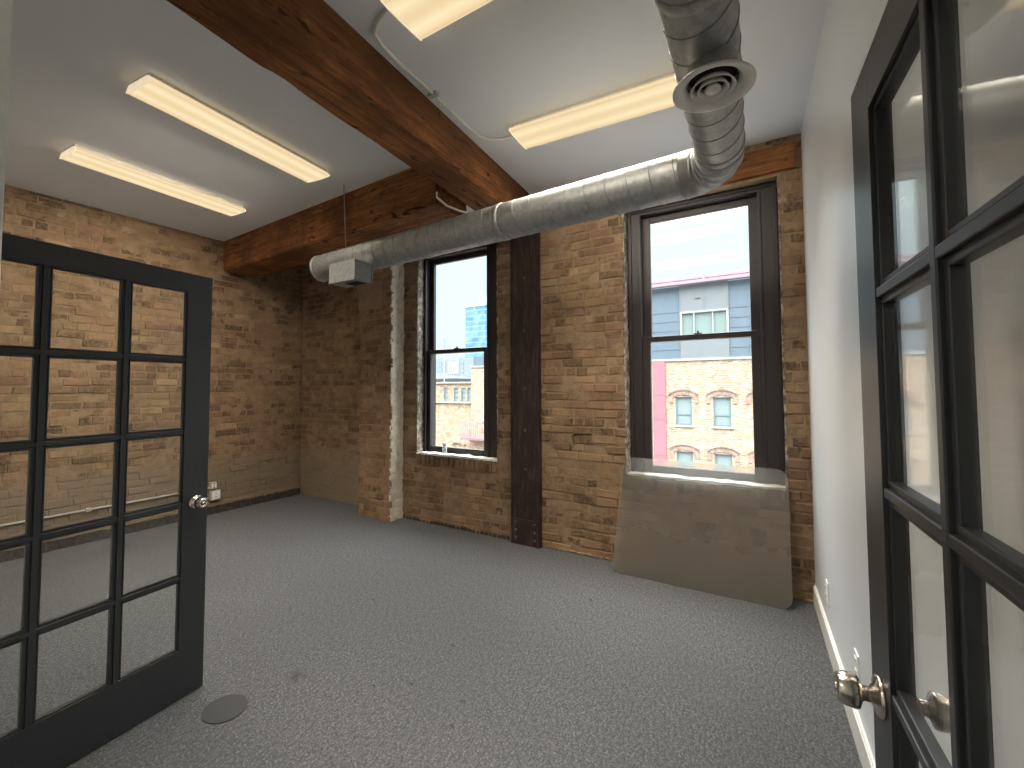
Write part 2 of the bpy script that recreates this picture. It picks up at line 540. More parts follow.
# pilaster
mb = MB()
PX0, PX1, PY = -4.13, -3.62, 3.43
brick_plane(mb, (0, PY, 0), (1, 0, 0), (0, -1, 0), PX0, PX1, 0, H, seed=8)
brick_plane(mb, (PX0, 0, 0), (0, 1, 0), (-1, 0, 0), PY, YN + .01, 0, H, seed=9)
brick_plane(mb, (PX1, 0, 0), (0, 1, 0), (1, 0, 0), PY, YB + .01, 0, H, seed=10, bm=2, mm=2)
mb.box((PX0 + .012, PY + .012, 0), (PX1 - .012, YN + .1, H), 1)
mb.build('wall_pilaster', [M['brick'], M['mortar'], M['plaster']], label='brick pilaster left of the small window, its side face plastered cream', cat='wall', kind='structure')

# left wall
mb = MB()
brick_plane(mb, (XL, 0, 0), (0, 1, 0), (1, 0, 0), .1, YN, 0, H, seed=21)
mb.box((XL - .2, -2.6, 0), (XL - .012, YN + .2, H), 1)
mb.build('wall_left', [M['brick_left'], M['mortar_left']], label='long brick wall on the left', cat='wall', kind='structure')

# right wall, slightly splayed
mb = MB()
ya, yb_ = -2.6, YB + .3
P8 = [(xr(ya), ya), (xr(yb_), yb_)]
n = 0
for z in (0, H):
    mb.v += [(P8[0][0], P8[0][1], z), (P8[1][0], P8[1][1], z), (P8[1][0] + .15, P8[1][1], z), (P8[0][0] + .15, P8[0][1], z)]
for q in ((0, 3, 2, 1), (4, 5, 6, 7), (1, 5, 4, 0), (2, 6, 5, 1), (3, 7, 6, 2), (0, 4, 7, 3)): mb.face(q)
mb.build('wall_right', M['paint'], label='smooth white painted wall on the right', cat='wall', kind='structure')

# front wall with the doorway the camera stands in, and the hall behind it
mb = MB()
mb.box((XL, .07, 0), (-1.075, .165, H))
mb.box((-1.075, .07, 2.30), (xr(.1), .165, H))
mb.build('wall_front', M['paint'], label='painted wall holding the doorway', cat='wall', kind='structure')
MB().box((-5.9, -2.6, 0), (.6, -2.5, H)).build('wall_hall', M['paint'], label='painted wall of the hall behind the doorway', cat='wall', kind='structure')
mb = MB()
mb.bbox((-1.0745, .085, 0), (-1.063, .17, 2.298), .002)
mb.build('trim_1', M['trimwhite'], label='white edge strip of the doorway at the far left of the photo', cat='trim', kind='structure')
mb = MB()
mb.box((-1.125, .055, 0), (-1.0755, .0695, 2.298))
mb.build('trim_2', M['black'], label='black strip behind the white edge strip', cat='trim', kind='structure')

# baseboards
mb = MB()
y0, y1 = .2, YB - .012
def wq(y, off, z): return (xr(y) - off, y, z)
for (o0, o1, za, zb) in ((0, .014, 0, .118), (0, .009, .118, .128)):
    n = len(mb.v)
    mb.v += [wq(y0, o1, za), wq(y1, o1, za), wq(y1, o0, za), wq(y0, o0, za), wq(y0, o1, zb), wq(y1, o1, zb), wq(y1, o0, zb), wq(y0, o0, zb)]
    for q in ((0, 3, 2, 1), (4, 5, 6, 7), (0, 1, 5, 4), (1, 2, 6, 5), (2, 3, 7, 6), (3, 0, 4, 7)): mb.face([n + k for k in q])
mb.build('baseboard_right', M['trimwhite'], label='cream white baseboard along the right wall', cat='baseboard', kind='structure')

def rubble(name, x0, x1, y0, y1, z1, mat, label, along='x', jit=.35):
    """ragged strip of rubble where wall meets carpet"""
    rnd = random.Random(hash(label) % 1000 if False else len(label))
    mb = MB()
    L = (x1 - x0) if along == 'x' else (y1 - y0)
    n = int(L / .05)
    for i in range(n + 1):
        t = i / n
        s = rnd.uniform(.012, .04)
        hh = z1 * rnd.uniform(1 - jit, 1)
        bm = bmesh.new(); bmesh.ops.create_icosphere(bm, subdivisions=2, radius=1)
        for v in bm.verts:
            k = 1 + .25 * mn.noise(v.co * 1.7 + Vector((i, 0, 0)))
            v.co *= k
        if along == 'x':
            M4 = Matrix.Translation((x0 + L * t, (y0 + y1) / 2, hh * .42)) @ Matrix.Diagonal((s * 1.2, (y1 - y0) * .5, hh * .55, 1))
        else:
            M4 = Matrix.Translation(((x0 + x1) / 2, y0 + L * t, hh * .42)) @ Matrix.Diagonal(((x1 - x0) * .5, s * 1.2, hh * .55, 1))
        mb.bm(bm, 0, M4)
    mb.build(name, mat, label=label, cat='trim', kind='structure')
rubble('trim_3', -3.60, -2.22, YB - .012, YB + .03, .05, M['rubble_dark'], 'dark crumbled joint at the foot of the wall under the small window')
rubble('trim_4', -1.80, .18, YB - .012, YB + .03, .035, M['mortar'], 'crumbled mortar at the foot of the wall near the column')

# left wall kerb, dark
mb = MB()
rnd = random.Random(4)
ny = 70
for i in range(ny):
    ya = .17 + (YN - .03 - .17) * i / ny; yb2 = .17 + (YN - .03 - .17) * (i + 1) / ny
    o = rnd.uniform(-.006, .006)
    mb.box((XL - .01, ya, 0), (XL + .055 + o, yb2, .085 + rnd.uniform(-.008, .008)), 0)
    mb.box((XL - .01, ya, .085), (XL + .040 + o, yb2, .118 + rnd.uniform(-.006, .006)), 1)
mb.build('baseboard_left', [M['rubble_dark'], M['mortar_left']], label='dark rough kerb along the foot of the left brick wall', cat='baseboard', kind='structure')

# plastered reveals of both openings
def reveal(key, num):
    x0, x1, z0, z1 = WO[key]
    mb = MB()
    rnd = random.Random(num)
    def sheet(fn, na, nb, amp=.007):
        n0 = len(mb.v)
        for i in range(na + 1):
            for j in range(nb + 1):
                p, nrm = fn(i / na, j / nb)
                p = Vector(p); d = (mn.noise(p * 14) + .6 * mn.noise(p * 40)) * amp + .004
                mb.v.append(tuple(p + Vector(nrm) * d))
        for i in range(na):
            for j in range(nb):
                a = n0 + i * (nb + 1) + j
                mb.face((a, a + 1, a + nb + 2, a + nb + 1), 0, False)
    # side cheeks: wrap from the room face round into the opening
    dz = z1 - z0
    for (x, s) in ((x0, 1), (x1, -1)):
        sheet(lambda a, b: ((x + s * .002, YB - .006 + .13 * b, z0 + dz * a), (s, 0, 0)), 90, 5)
        sheet(lambda a, b: ((x - s * ((.011 + .012 * mn.noise(Vector((x, 3, a * 26)))) * b - .006), YB - .006, z0 + dz * a), (0, -1, 0)), 160, 2, .004)
    mb.build('trim_%d' % num, M['jamb'], label='crumbled cream plaster edges of the %s window opening' % ('small left' if key == 'L' else 'large right'), cat='trim', kind='structure')
reveal('L', 5)
reveal('R', 6)

# sills
def sill(key, num, yo=.010):
    x0, x1, z0, z1 = WO[key]
    mb = MB()
    na, nb = 60, 6
    top = []
    for layer in (0, 1):
        n0 = len(mb.v)
        for i in range(na + 1):
            for j in range(nb + 1):
                x = x0 + (x1 - x0) * i / na
                y = YB - yo + (.16 + yo) * j / nb
                z = z0 + .016 if layer == 0 else z0 - .004
                p = Vector((x, y, z))
                if layer == 0: p.z += .010 * mn.noise(p * 11)
                if j == 0: p.y += .010 * mn.noise(p * 17) + (.004 if layer else 0)
                mb.v.append(tuple(p))
        top.append(n0)
    for i in range(na):
        for j in range(nb):
            a = top[0] + i * (nb + 1) + j
            mb.face((a, a + nb + 1, a + nb + 2, a + 1), 0, True)
        a = top[0] + i * (nb + 1); b = top[1] + i * (nb + 1)
        mb.face((b, b + nb + 1, a + nb + 1, a), 0)
    # soldier course below the sill
    rnd = random.Random(num)
    x = x0 + .01
    while x < x1 - .05:
        w = rnd.uniform(.045, .062)
        tone = rnd.choice([.05, .2, .3, .5, .6, .75])
        mb.box((x, YB - .012 - rnd.uniform(0, .006), z0 - .105 + rnd.uniform(-.012, .01)), (x + w, YB + .02, z0 - .015), 1, (tone, rnd.random(), 0, 1))
        x += w + .014
    mb.build('trim_%d' % num, [M['sillwhite'], M['brick']], label='white dusted brick sill of the %s window' % ('small left' if key == 'L' else 'large right'), cat='trim', kind='structure')
M['sillwhite'] = mortar_mat('white_dusty_sill', (.86, .83, .75))
sill('L', 7)
sill('R', 8, .010)

# ------------------------------------------------------------------ windows
def window(num, key, gl, gr, label):
    x0, x1, z0, z1 = WO[key]
    w = empty('window_%d' % num, ((x0 + x1) / 2, YB + .2, z0), label, 'window', kind='structure')
    ox, oy, oz = w.location
    def bx(mb, a, b, bev=.003): mb.bbox((a[0] - ox, a[1] - oy, a[2] - oz), (b[0] - ox, b[1] - oy, b[2] - oz), bev)
    zt, zb, zm = 2.88, .81, 1.865
    yi, yo = YB + .105, YB + .285
    f = MB()
    xi0, xi1 = gl - .075, gr + .075
    bx(f, (x0 + .018, yi, z0 + .01), (xi0, yo, z1)); bx(f, (xi1, yi, z0 + .01), (x1 - .012, yo, z1))
    bx(f, (xi0, yi, zt + .055), (xi1, yo, z1)); bx(f, (xi0, yi, z0 + .01), (xi1, yo, zb - .055))
    # added unseen strips blocking daylight that leaked round the frame
    bx(f, (x0 - .03, yo - .06, z0 - .01), (x0 + .02, yo - .02, z1 + .02)); bx(f, (x1 - .02, yo - .06, z0 - .01), (x1 + .03, yo - .02, z1 + .02))
    # stepped stops and the raised inner casing bead
    for (a, b) in ((x0 + .012, x0 + .040), (x1 - .040, x1 - .012)): bx(f, (a, yi - .018, z0 + .01), (b, yi + .001, z1))
    bx(f, (x0 + .040, yi - .018, z1 - .03), (x1 - .040, yi + .001, z1))
    for (a, b) in ((xi0 - .012, xi0 + .012), (xi1 - .012, xi1 + .012)): bx(f, (a, yi - .010, zb - .055), (b, yi + .05, zt + .055))
    f.build('frame', M['winframe'], w)
    def sash(name, y0, y1, za, zb_, rb, rtp):
        s = MB()
        bx(s, (xi0, y0, za - rb), (gl, y1, zb_ + rtp), .006); bx(s, (gr, y0, za - rb), (xi1, y1, zb_ + rtp), .006)
        bx(s, (gl, y0, za - rb), (gr, y1, za), .006); bx(s, (gl, y0, zb_), (gr, y1, zb_ + rtp), .006)
        so = s.build(name, M['winframe'], w)
        g = MB(); g.box((gl - ox - .005, (y0 + y1) / 2 - .003 - oy, za - .005 - oz), (gr - ox + .005, (y0 + y1) / 2 + .003 - oy, zb_ + .005 - oz))
        g.build('pane', M['winglass'], so)
    sash('lower_sash', YB + .125, YB + .165, zb, zm - .022, .055, .045)
    sash('upper_sash', YB + .18, YB + .22, zm + .025, zt, .045, .055)
    l = MB(); cx = (gl + gr) / 2
    bx(l, (cx - .03, YB + .125, zm + .022), (cx + .03, YB + .165, zm + .032), .003)
    l.tube([(cx - ox, YB + .145 - oy, zm + .03 - oz), (cx - ox, YB + .145 - oy, zm + .048 - oz)], .009, 10)
    l.build('sash_lock', M['winframe'], w)
    return w
window(1, 'L', -3.327, -2.594, 'narrow dark framed sash window beside the pilaster, on the left')
window(2, 'R', -.883, -.135, 'larger looking dark framed sash window near the white wall')

# ------------------------------------------------------------------ timber beams
def timber(name, a, b, half, z0, z1, mat, label, seed, n=60, chipamp=1.0):
    """squared log from a to b (plan points), ragged arrises"""
    a, b = Vector((*a, 0)), Vector((*b, 0))
    d = (b - a).normalized(); s = Vector((d.y, -d.x, 0))
    c = (a + b) / 2
    mb = MB(); ring = 12
    hh = (z1 - z0)
    for i in range(n + 1):
        p = a + (b - a) * (i / n)
        pts = []
        r = .006
        prof = [(-half, 1), (-half, .7), (-half, .35), (-half, .04), (-half + .014, 0), (-half * .35, 0), (half * .35, 0), (half - .014, 0), (half, .04), (half, .35), (half, .7), (half, 1)]
        for k, (u, w) in enumerate(prof):
            q = p + s * u + Vector((0, 0, z0 + hh * w))
            nz = Vector((mn.noise(q * 3 + Vector((seed, k * 0, 0))), 0, mn.noise(q * 3.3 + Vector((0, seed, 7))))) * .006
            if k in (3, 4, 7, 8):   # chipped corners
                chip = (max(0, mn.noise(q * 9 + Vector((seed, 3, k)))) * .035 + max(0, mn.noise(q * 3.1 + Vector((seed, 9, k))) - .25) * .06) * chipamp
                q += s * (-chip if u > 0 else chip) * .6 + Vector((0, 0, chip * .5))
            if w < 1: q += s * nz.x + Vector((0, 0, nz.z))
            pts.append(q)
        for q in pts: mb.v.append(tuple(q))
    for i in range(n):
        for k in range(ring - 1):
            A = i * ring + k
            mb.face((A, A + ring, A + ring + 1, A + 1), 0, False)
        mb.face((i * ring + ring - 1, (i + 1) * ring + ring - 1, (i + 1) * ring, i * ring), 0)
    mb.face(list(range(ring)), 0)
    mb.face([n * ring + k for k in reversed(range(ring))], 0)
    return mb.build(name, mat, label=label, cat='beam', group='old ceiling timbers')
def bx_(y): return -1.70 - .07 * (y - .8)
YE = YB - .02
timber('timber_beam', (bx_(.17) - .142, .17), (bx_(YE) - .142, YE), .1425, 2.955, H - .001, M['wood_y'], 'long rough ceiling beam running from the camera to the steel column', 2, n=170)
timber('timber_beam', (XL + .012, 2.668 + .19), (-2.20, 2.53 + .19), .19, 2.885, H - .001, M['wood_x'], 'orange brown cross beam from the left brick wall to the long beam', 5, n=70, chipamp=.25)
# lintel at the top of the window wall
mb = MB()
timber('timber_lintel', (-1.80, YB - .004), (.172, YB - .004), .022, 3.0, 3.19, M['wood_x'], 'timber lintel above the right window, under the ceiling', 9, n=50)
for o in bpy.data.objects:
    if o.name.startswith('timber_lintel'): o['category'] = 'lintel'

# ------------------------------------------------------------------ steel column
cx0, cx1 = -2.155, -1.852
col = empty('steel_column', ((cx0 + cx1) / 2, YB - .05, 0), 'dark brown riveted steel column on the brick wall between the windows', 'column')
def loc(mb_fn):
    pass
hw = (cx1 - cx0) / 2
mb = MB().box((-hw + .008, .004, .0), (hw - .008, .02, 2.95)); mb.build('web', M['steel'], col)
for s in (-1, 1):
    fwid = .024 if s > 0 else .012
    mb = MB().bbox((hw - fwid, -.012, .0) if s > 0 else (-hw, -.006, .0), (hw, .048, 2.95) if s > 0 else (-hw + fwid, .048, 2.95), .002)
    mb.build('flange', M['steel'], col)
mb = MB().bbox((-hw + .013, -.008, .004), (hw - .026, .004, .235), .002)
mb.build('base_plate', M['steel'], col)
mb = MB()
def rivet(mb, x, y, z, r=.013):
    mb.lathe([(r, 0), (r * .95, .003), (r * .7, .006), (0.0001, .008)], Matrix.Translation((x, y, z)) @ Matrix.Rotation(R(90), 4, 'X'), 12, cap=False)
for z in (.205, .13, .06):
    for x in (-.1, .1): rivet(mb, x, -.008, z)
for z in (.70, 1.06, 1.45, 2.0, 2.5): rivet(mb, .0, .004, z, .014)
mb.build('rivets', plain('worn_rivet', (.10, .075, .06), .45, .3), col)

# ------------------------------------------------------------------ ventilation duct
duct = empty('air_duct', (-.2, 2.45, 2.6), 'round spiral galvanised air duct hung below the ceiling, with an elbow over the right window', 'duct')
D0 = Vector((-3.66, 2.575, 2.6)); D1 = Vector((-.38, 2.445, 2.6)); E0 = Vector((-.19, 2.24, 2.6)); E1 = Vector((-.13, .3, 2.6))
off = Vector(duct.location)
def rel(p): return tuple(Vector(p) - off)
RM, RS = .12, .105
def run(name, a, b, r, pitch, par=duct, gap=None):
    mb = MB()
    L = (b - a).length
    N = int(L / .02)
    mb.tube([rel(a + (b - a) * i / N) for i in range(N + 1)], r, 40, 0, True)
    # spiral lock seam, thin raised helix
    d = (b - a).normalized(); u = d.cross(Vector((0, 0, 1))).normalized(); w = d.cross(u)
    pts = []; turns = L / pitch; K = int(turns * 28)
    for i in range(K + 1):
        t = i / K; ang = 2 * math.pi * turns * t
        pts.append(rel(a + d * (L * t) + (u * math.cos(ang) + w * math.sin(ang)) * (r + .0006)))
    mb.tube(pts, .0028, 6, 1, True)
    return mb.build(name, [M['galv'], M['galv_dark']], par)
run('long_run', D0, D1, RM, .125)
run('short_run', E0, E1, RS, .125)
# coupling bands
for t in (.42, .64):
    mb = MB()
    c = D0.lerp(D1, t); d = (D1 - D0).normalized()
    mb.tube([rel(c - d * .02), rel(c - d * .019), rel(c + d * .019), rel(c + d * .02)], [RM + .001, RM + .004, RM + .004, RM + .001], 40, 0)
    mb.build('coupling_band', [M['galv']], duct)
for t in (.02, .52):
    mb = MB()
    c = E0.lerp(E1, t); d = (E1 - E0).normalized()
    mb.tube([rel(c - d * .02), rel(c - d * .019), rel(c + d * .019), rel(c + d * .02)], [RS + .001, RS + .004, RS + .004, RS + .001], 40, 0)
    mb.build('coupling_band', [M['galv']], duct)
# gored elbow
mb = MB()
P0, P3 = D1, E0
P1 = D1 + (D1 - D0).normalized() * .13; P2 = E0 - (E1 - E0).normalized() * .13
def bez(t): return P0 * (1 - t) ** 3 + P1 * 3 * t * (1 - t) ** 2 + P2 * 3 * t * t * (1 - t) + P3 * t ** 3
pts = [bez(i / 5) for i in range(6)]
pts2 = []; rr = []
for i, p in enumerate(pts):
    r = RM + (RS - RM) * i / 5
    if 0 < i < 5:
        d = (pts[i + 1] - pts[i - 1]).normalized()
        pts2 += [p - d * .003, p, p + d * .003]; rr += [r, r + .003, r]
    else: pts2.append(p); rr.append(r + .002)
mb.tube([rel(p) for p in pts2], rr, 40, 0, True)
mb.build('elbow', [M['galv']], duct)
# rounded end cap
mb = MB()
d = (D0 - D1).normalized()
mb.tube([rel(D0 - d * .025), rel(D0 - d * .024), rel(D0 + d * .0), rel(D0 + d * .012)], [RM + .001, RM + .005, RM + .005, RM - .004], 40, 0)
mb.build('end_cap', [M['galv']], duct)
# hanger rod and strap
mb = MB()
hc = D0.lerp(D1, .112)
mb.tube([rel((hc.x + .105, hc.y - .11, H)), rel((hc.x, hc.y, hc.z + RM))], .004, 8)
mb.build('hanger_rod', M['galv'], duct)
mb = MB()
mb.tube([rel(hc - d * .012), rel(hc + d * .012)], RM + .006, 40, 0, False)
mb.build('hanger_strap', M['galv'], duct)
hc2 = E0.lerp(E1, .30)
mb = MB()
mb.tube([rel((hc2.x, hc2.y, H)), rel((hc2.x, hc2.y, hc2.z + RS))], .004, 8)
mb.build('hanger_rod', M['galv'], duct)
# box register
bx0, bx1, by0, by1, bz0, bz1 = -3.165, -2.845, 2.30, 2.475, 2.335, 2.50
bl = (bx0, by0, bz0)
mb = MB().bbox(rel((bx0, by0, bz0)), rel((bx1, by1, bz1)), .002)
for (a, b) in (((bx0 - .004, by0 - .004, bz0 - .003), (bx1 + .004, by0 + .006, bz0 + .012)), ((bx1 - .010, by0 - .004, bz0 - .003), (bx1 + .004, by1, bz0 + .012)),
               ((bx1 - .010, by0 - .004, bz0), (bx1 + .004, by0 + .008, bz1)), ((bx1 - .008, by1 - .012, bz0), (bx1 + .016, by1, bz1))):
    mb.bbox(rel(a), rel(b), .0015)
reg = mb.build('register_box', M['galv_box'] if 'galv_box' in M else M['galv'], duct)
mb = MB()
mb.box(rel((bx0 + .14, by0 + .05, bz0 - .006)), rel((bx1 - .03, by1 - .03, bz0 - .003)))
for k in range(4):
    yy = by0 + .055 + k * .025
    mb.box(rel((bx0 + .14, yy, bz0 - .009)), rel((bx1 - .03, yy + .004, bz0 - .005)))
g = mb.build('grille', M['darkhole'], reg)
# round ceiling type diffuser hanging from the short run
dc = Vector((-.143, 1.505, 2.43))
dif = empty('round_diffuser', rel(dc))
dif.parent = duct
dif.scale = (.92, .92, 1)
mb = MB()
I4 = Matrix.Identity(4)
mb.lathe([(.082, .085), (.082, .02)], I4, 40, cap=False)
mb.build('collar', M['galv'], dif)
mb = MB()
mb.lathe([(.088, .030), (.128, .006), (.134, .0), (.132, -.004), (.120, -.004), (.098, .006), (.084, .020), (.080, .040)], I4, 56, cap=False)
mb.build('flange_ring', M['offwhite'], dif)
for (ro, ri, z) in ((.074, .060, -.002), (.052, .038, -.006)):
    mb = MB()
    mb.lathe([(ri, .016), (ri + .002, .014), (ro, z), (ro - .003, z - .003), (ri - .002, .012), (ri, .016)], I4, 48, cap=False)
    mb.build('cone', M['offwhite'], dif)
mb = MB()
mb.lathe([(.0001, -.012), (.022, -.010), (.028, -.004), (.022, .004), (.014, .010), (.012, .03)], I4, 32, cap=False)
mb.build('hub', M['offwhite'], dif)
mb = MB().lathe([(.0801, .045), (.0001, .046)], I4, 40, cap=False)
for k in range(3):
    a = 2 * math.pi * k / 3
    mb.tube([(0, 0, .012), (.082 * math.cos(a), .082 * math.sin(a), .022)], .002, 6)
mb.build('throat', M['darkhole'], dif)

# ------------------------------------------------------------------ ceiling lights
def lens_mat():
    t = NT('lit_prismatic_lens')
    at = t.n('ShaderNodeTexCoord'); sx = t.n('ShaderNodeSeparateXYZ'); t.l(at.outputs['Object'], sx.inputs[0])
    ax = t.math('ABSOLUTE', sx.outputs['X'])
    c = t.ramp(ax, [(.0, (.86, .66, .38)), (.025, (.90, .70, .41)), (.060, (1.0, .84, .53)), (.095, (.93, .74, .44)), (.118, (.80, .60, .34)), (.14, (.98, .82, .55))])
    n = t.noise(t.coord((1, 1, 1)), 3, 2, .5)
    c = t.mix(t.ramp(n, [(.35, .18), (.65, 0)]), c, (.85, .62, .36))
    e = t.n('ShaderNodeEmission'); t.l(c, e.inputs[0]); e.inputs[1].default_value = .96
    g = t.n('ShaderNodeBsdfGlossy'); g.inputs['Roughness'].default_value = .35; g.inputs[0].default_value = (.5, .5, .5, 1)
    a = t.n('ShaderNodeAddShader')
    m = t.n('ShaderNodeMixShader'); m.inputs[0].default_value = .04
    t.l(e.outputs[0], m.inputs[1]); t.l(g.outputs[0], m.inputs[2])
    t.l(m.outputs[0], t.out.inputs[0])
    return t.m
M['lens'] = lens_mat()
LW, LL, LD = .130, .62, .062      # half width, half length, drop
def light_fixture():
    t = empty('ceiling_light', (0, 0, 0))
    mb = MB()
    mb.bbox((-LW + .03, -LL + .01, -.035), (LW - .03, LL - .01, 0), .003)
    mb.build('housing', M['white_metal'], t)
    mb = MB()
    prof = [(-LW + .030, -.020), (-LW + .010, -.038), (-LW, -.052), (-LW + .002, -.058), (-LW * .5, -LD), (0, -LD - .001), (LW * .5, -LD), (LW - .002, -.058), (LW, -.052), (LW - .010, -.038), (LW - .030, -.020)]
    n0 = 0
    for y in (-LL + .008, LL - .008):
        for (x, z) in prof: mb.v.append((x, y, z))
    K = len(prof)
    for k in range(K - 1): mb.face((k, k + 1, K + k + 1, K + k), 0, False)
    mb.face(list(range(K))[::-1]); mb.face([K + k for k in range(K)])
    mb.build('lens', M['lens'], t)
    for s in (-1, 1):
        mb = MB(); n0 = 0
        ya, yb = s * (LL - .008), s * (LL)
        P = [(x * 1.015, z - .002) for x, z in prof] 
        for y in (min(ya, yb), max(ya, yb)):
            for (x, z) in P: mb.v.append((x, y, z))
        for k in range(K - 1): mb.face((k, k + 1, K + k + 1, K + k))
        mb.face((K - 1, 0, K, 2 * K - 1))
        mb.face(list(range(K))[::-1]); mb.face([K + k for k in range(K)])
        mb.build('end_plate', M['lens_end'], t)
    return t
def lens_end():
    t = NT('glowing_end_plate')
    p = t.pbr((.75, .66, .5), .5)
    t.p.inputs['Emission Color'].default_value = (1, .80, .55, 1); t.p.inputs['Emission Strength'].default_value = .62
    return t.m
M['lens_end'] = lens_end()
proto = light_fixture()
FIX = [((-3.125, 1.585), R(5.5), 'lit wraparound ceiling light nearer the long beam, of the two left of it'),
       ((-4.455, 1.615), R(4), 'lit wraparound ceiling light nearest the left brick wall'),
       ((-.84, 1.432), R(90), 'lit ceiling light cut off by the top of the photo, right of the long beam'),
       ((-.87, 2.60), R(93), 'lit wraparound ceiling light passing above the air duct'),
       ((-2.6, -1.2), R(90), 'added wraparound light in the unseen hall, filling the room through the doorway')]
def copy_tree(o, parent=None):
    c = o.copy(); COL.objects.link(c)
    if parent is not None: c.parent = parent
    for ch in list(o.children): copy_tree(ch, c)
    return c
fixtures = []
for i, (p, rz, lab) in enumerate(FIX):
    f = proto if i == 0 else copy_tree(proto)
    fixtures.append((f, p, rz, lab))
BEAMS = [[(.50, 96, 0), (.70, 118, 48)], [(.42, 96, 0), (.34, 118, 40)],
         [(.65, 84, 0), (.22, 118, -50)], [(.60, 96, 0), (.22, 118, -50)], [(1.6, 180, 0)]]
for i, (f, p, rz, lab) in enumerate(fixtures):
    f.location = (p[0], p[1], H)
    f.rotation_euler = (0, 0, rz)
    props(f, lab, 'ceiling light', 'wraparound ceiling lights')
    # light thrown straight down, and light thrown sideways by the wraparound lens
    # (local tilt about the long axis; the added, unseen hall fixture throws one wide fill beam)
    for (power, spread, tilt) in BEAMS[i]:
        ld = bpy.data.lights.new('tube_light', 'AREA')
        ld.shape = 'RECTANGLE'; ld.size = LW * 1.5; ld.size_y = LL * 1.8
        ld.energy = LAMP_W * power; ld.color = LAMP_COL
        ld.spread = R(spread)
        lo = bpy.data.objects.new('tube_light', ld); COL.objects.link(lo)
        lo.parent = f; lo.location = (0, 0, -LD - .02); lo.rotation_euler = (0, R(tilt), 0)

# ------------------------------------------------------------------ conduits on the ceiling
pts = [(-1.40, 1.36, 0), (-1.50, 1.385, 0), (-1.60, 1.41, 0), (-1.665, 1.45, 0), (-1.69, 1.52, 0), (-1.705, 1.65, 0), (-1.715, 1.95, 0), (-1.738, 2.30, 0), (-1.735, 2.44, 0), (-1.70, 2.52, 0), (-1.62, 2.565, 0), (-1.50, 2.58, 0)]
mb = MB(); mb.tube([(x, y, H - .012) for x, y, z in pts], .0095, 10)
ob = mb.build('ceiling_conduit', M['white_metal'], label='thin pale conduit on the ceiling linking two lights beside the long beam', cat='conduit')
mb = MB(); mb.bbox((-1.755, 1.935, H - .024), (-1.690, 1.965, H - .001), .002); mb.build('strap', M['conduit'], ob)
mb = MB(); mb.tube([(-2.165, 2.50, 2.955), (-2.14, 2.47, 2.90), (-2.13, 2.58, 2.872), (-2.09, 2.68, 2.86), (-2.06, 2.86, 2.88)], .008, 10)
mb.build('white_cable', M['white_metal'], label='short white cable at the end of the cross beam', cat='cable')

# ------------------------------------------------------------------ left wall electrics
zc = .305
ob = MB().bbox((XL + .008, .30, zc - .008), (XL + .026, 2.57, zc + .008), .003).build('wall_conduit', M['conduit'], label='straight conduit low along the left brick wall behind the door', cat='conduit')
MB().bbox((XL + .008, 1.50, zc - .018), (XL + .040, 1.54, zc + .018), .003).build('coupling', M['conduit'], ob)
jb = empty('junction_box', (XL + .01, 2.62, .16), 'grey metal outlet box on the left wall just behind the door knob', 'outlet box')
MB().bbox((0, -.05, 0), (.055, .05, .11), .004).build('box', M['conduit'], jb)
MB().bbox((.055, -.042, .008), (.058, .042, .102), .001).build('cover_plate', M['trimwhite'], jb)
mb = MB()
for z in (.035, .078): mb.tube([(.0575, 0, z), (.060, 0, z)], .014, 16)
mb.build('socket', M['offwhite'], jb)
sb = empty('switch_box', (XL + .01, 2.60, .29), 'small pale box above the outlet box on the left wall', 'outlet box')
MB().bbox((0, -.035, 0), (.045, .035, .075), .004).build('box', M['conduit'], sb)
mb = MB()
for y in (-.016, .016): mb.bbox((.045, y - .009, .015), (.050, y + .009, .06), .002)
mb.build('rocker', M['trimwhite'], sb)

# ------------------------------------------------------------------ right wall outlets
def outlet(y, z, label):
    ang = math.atan(TR)
    t = empty('wall_outlet', (xr(y), y, z), label, 'outlet', 'wall outlets', rz=ang)
    MB().bbox((-.007, -.036, -.058), (.0, .036, .058), .003).build('cover_plate', M['plate'], t)
    mb = MB()
    for zz in (-.024, .024):
        mb = MB().bbox((-.0095, -.016, zz - .014), (-.006, .016, zz + .014), .002)
        for yy in (-.006, .006): mb.box((-.0102, yy - .001, zz - .004), (-.0094, yy + .001, zz + .006), 1)
        mb.build('socket', [M['plate'], M['darkhole']], t)
M['plate'] = plain('white_plastic', (.80, .80, .78), .35, var=.01)
outlet(3.05, .31, 'white wall outlet on the right wall nearer the window wall')
outlet(2.28, .325, 'white wall outlet on the right wall just above the door knob in the photo')

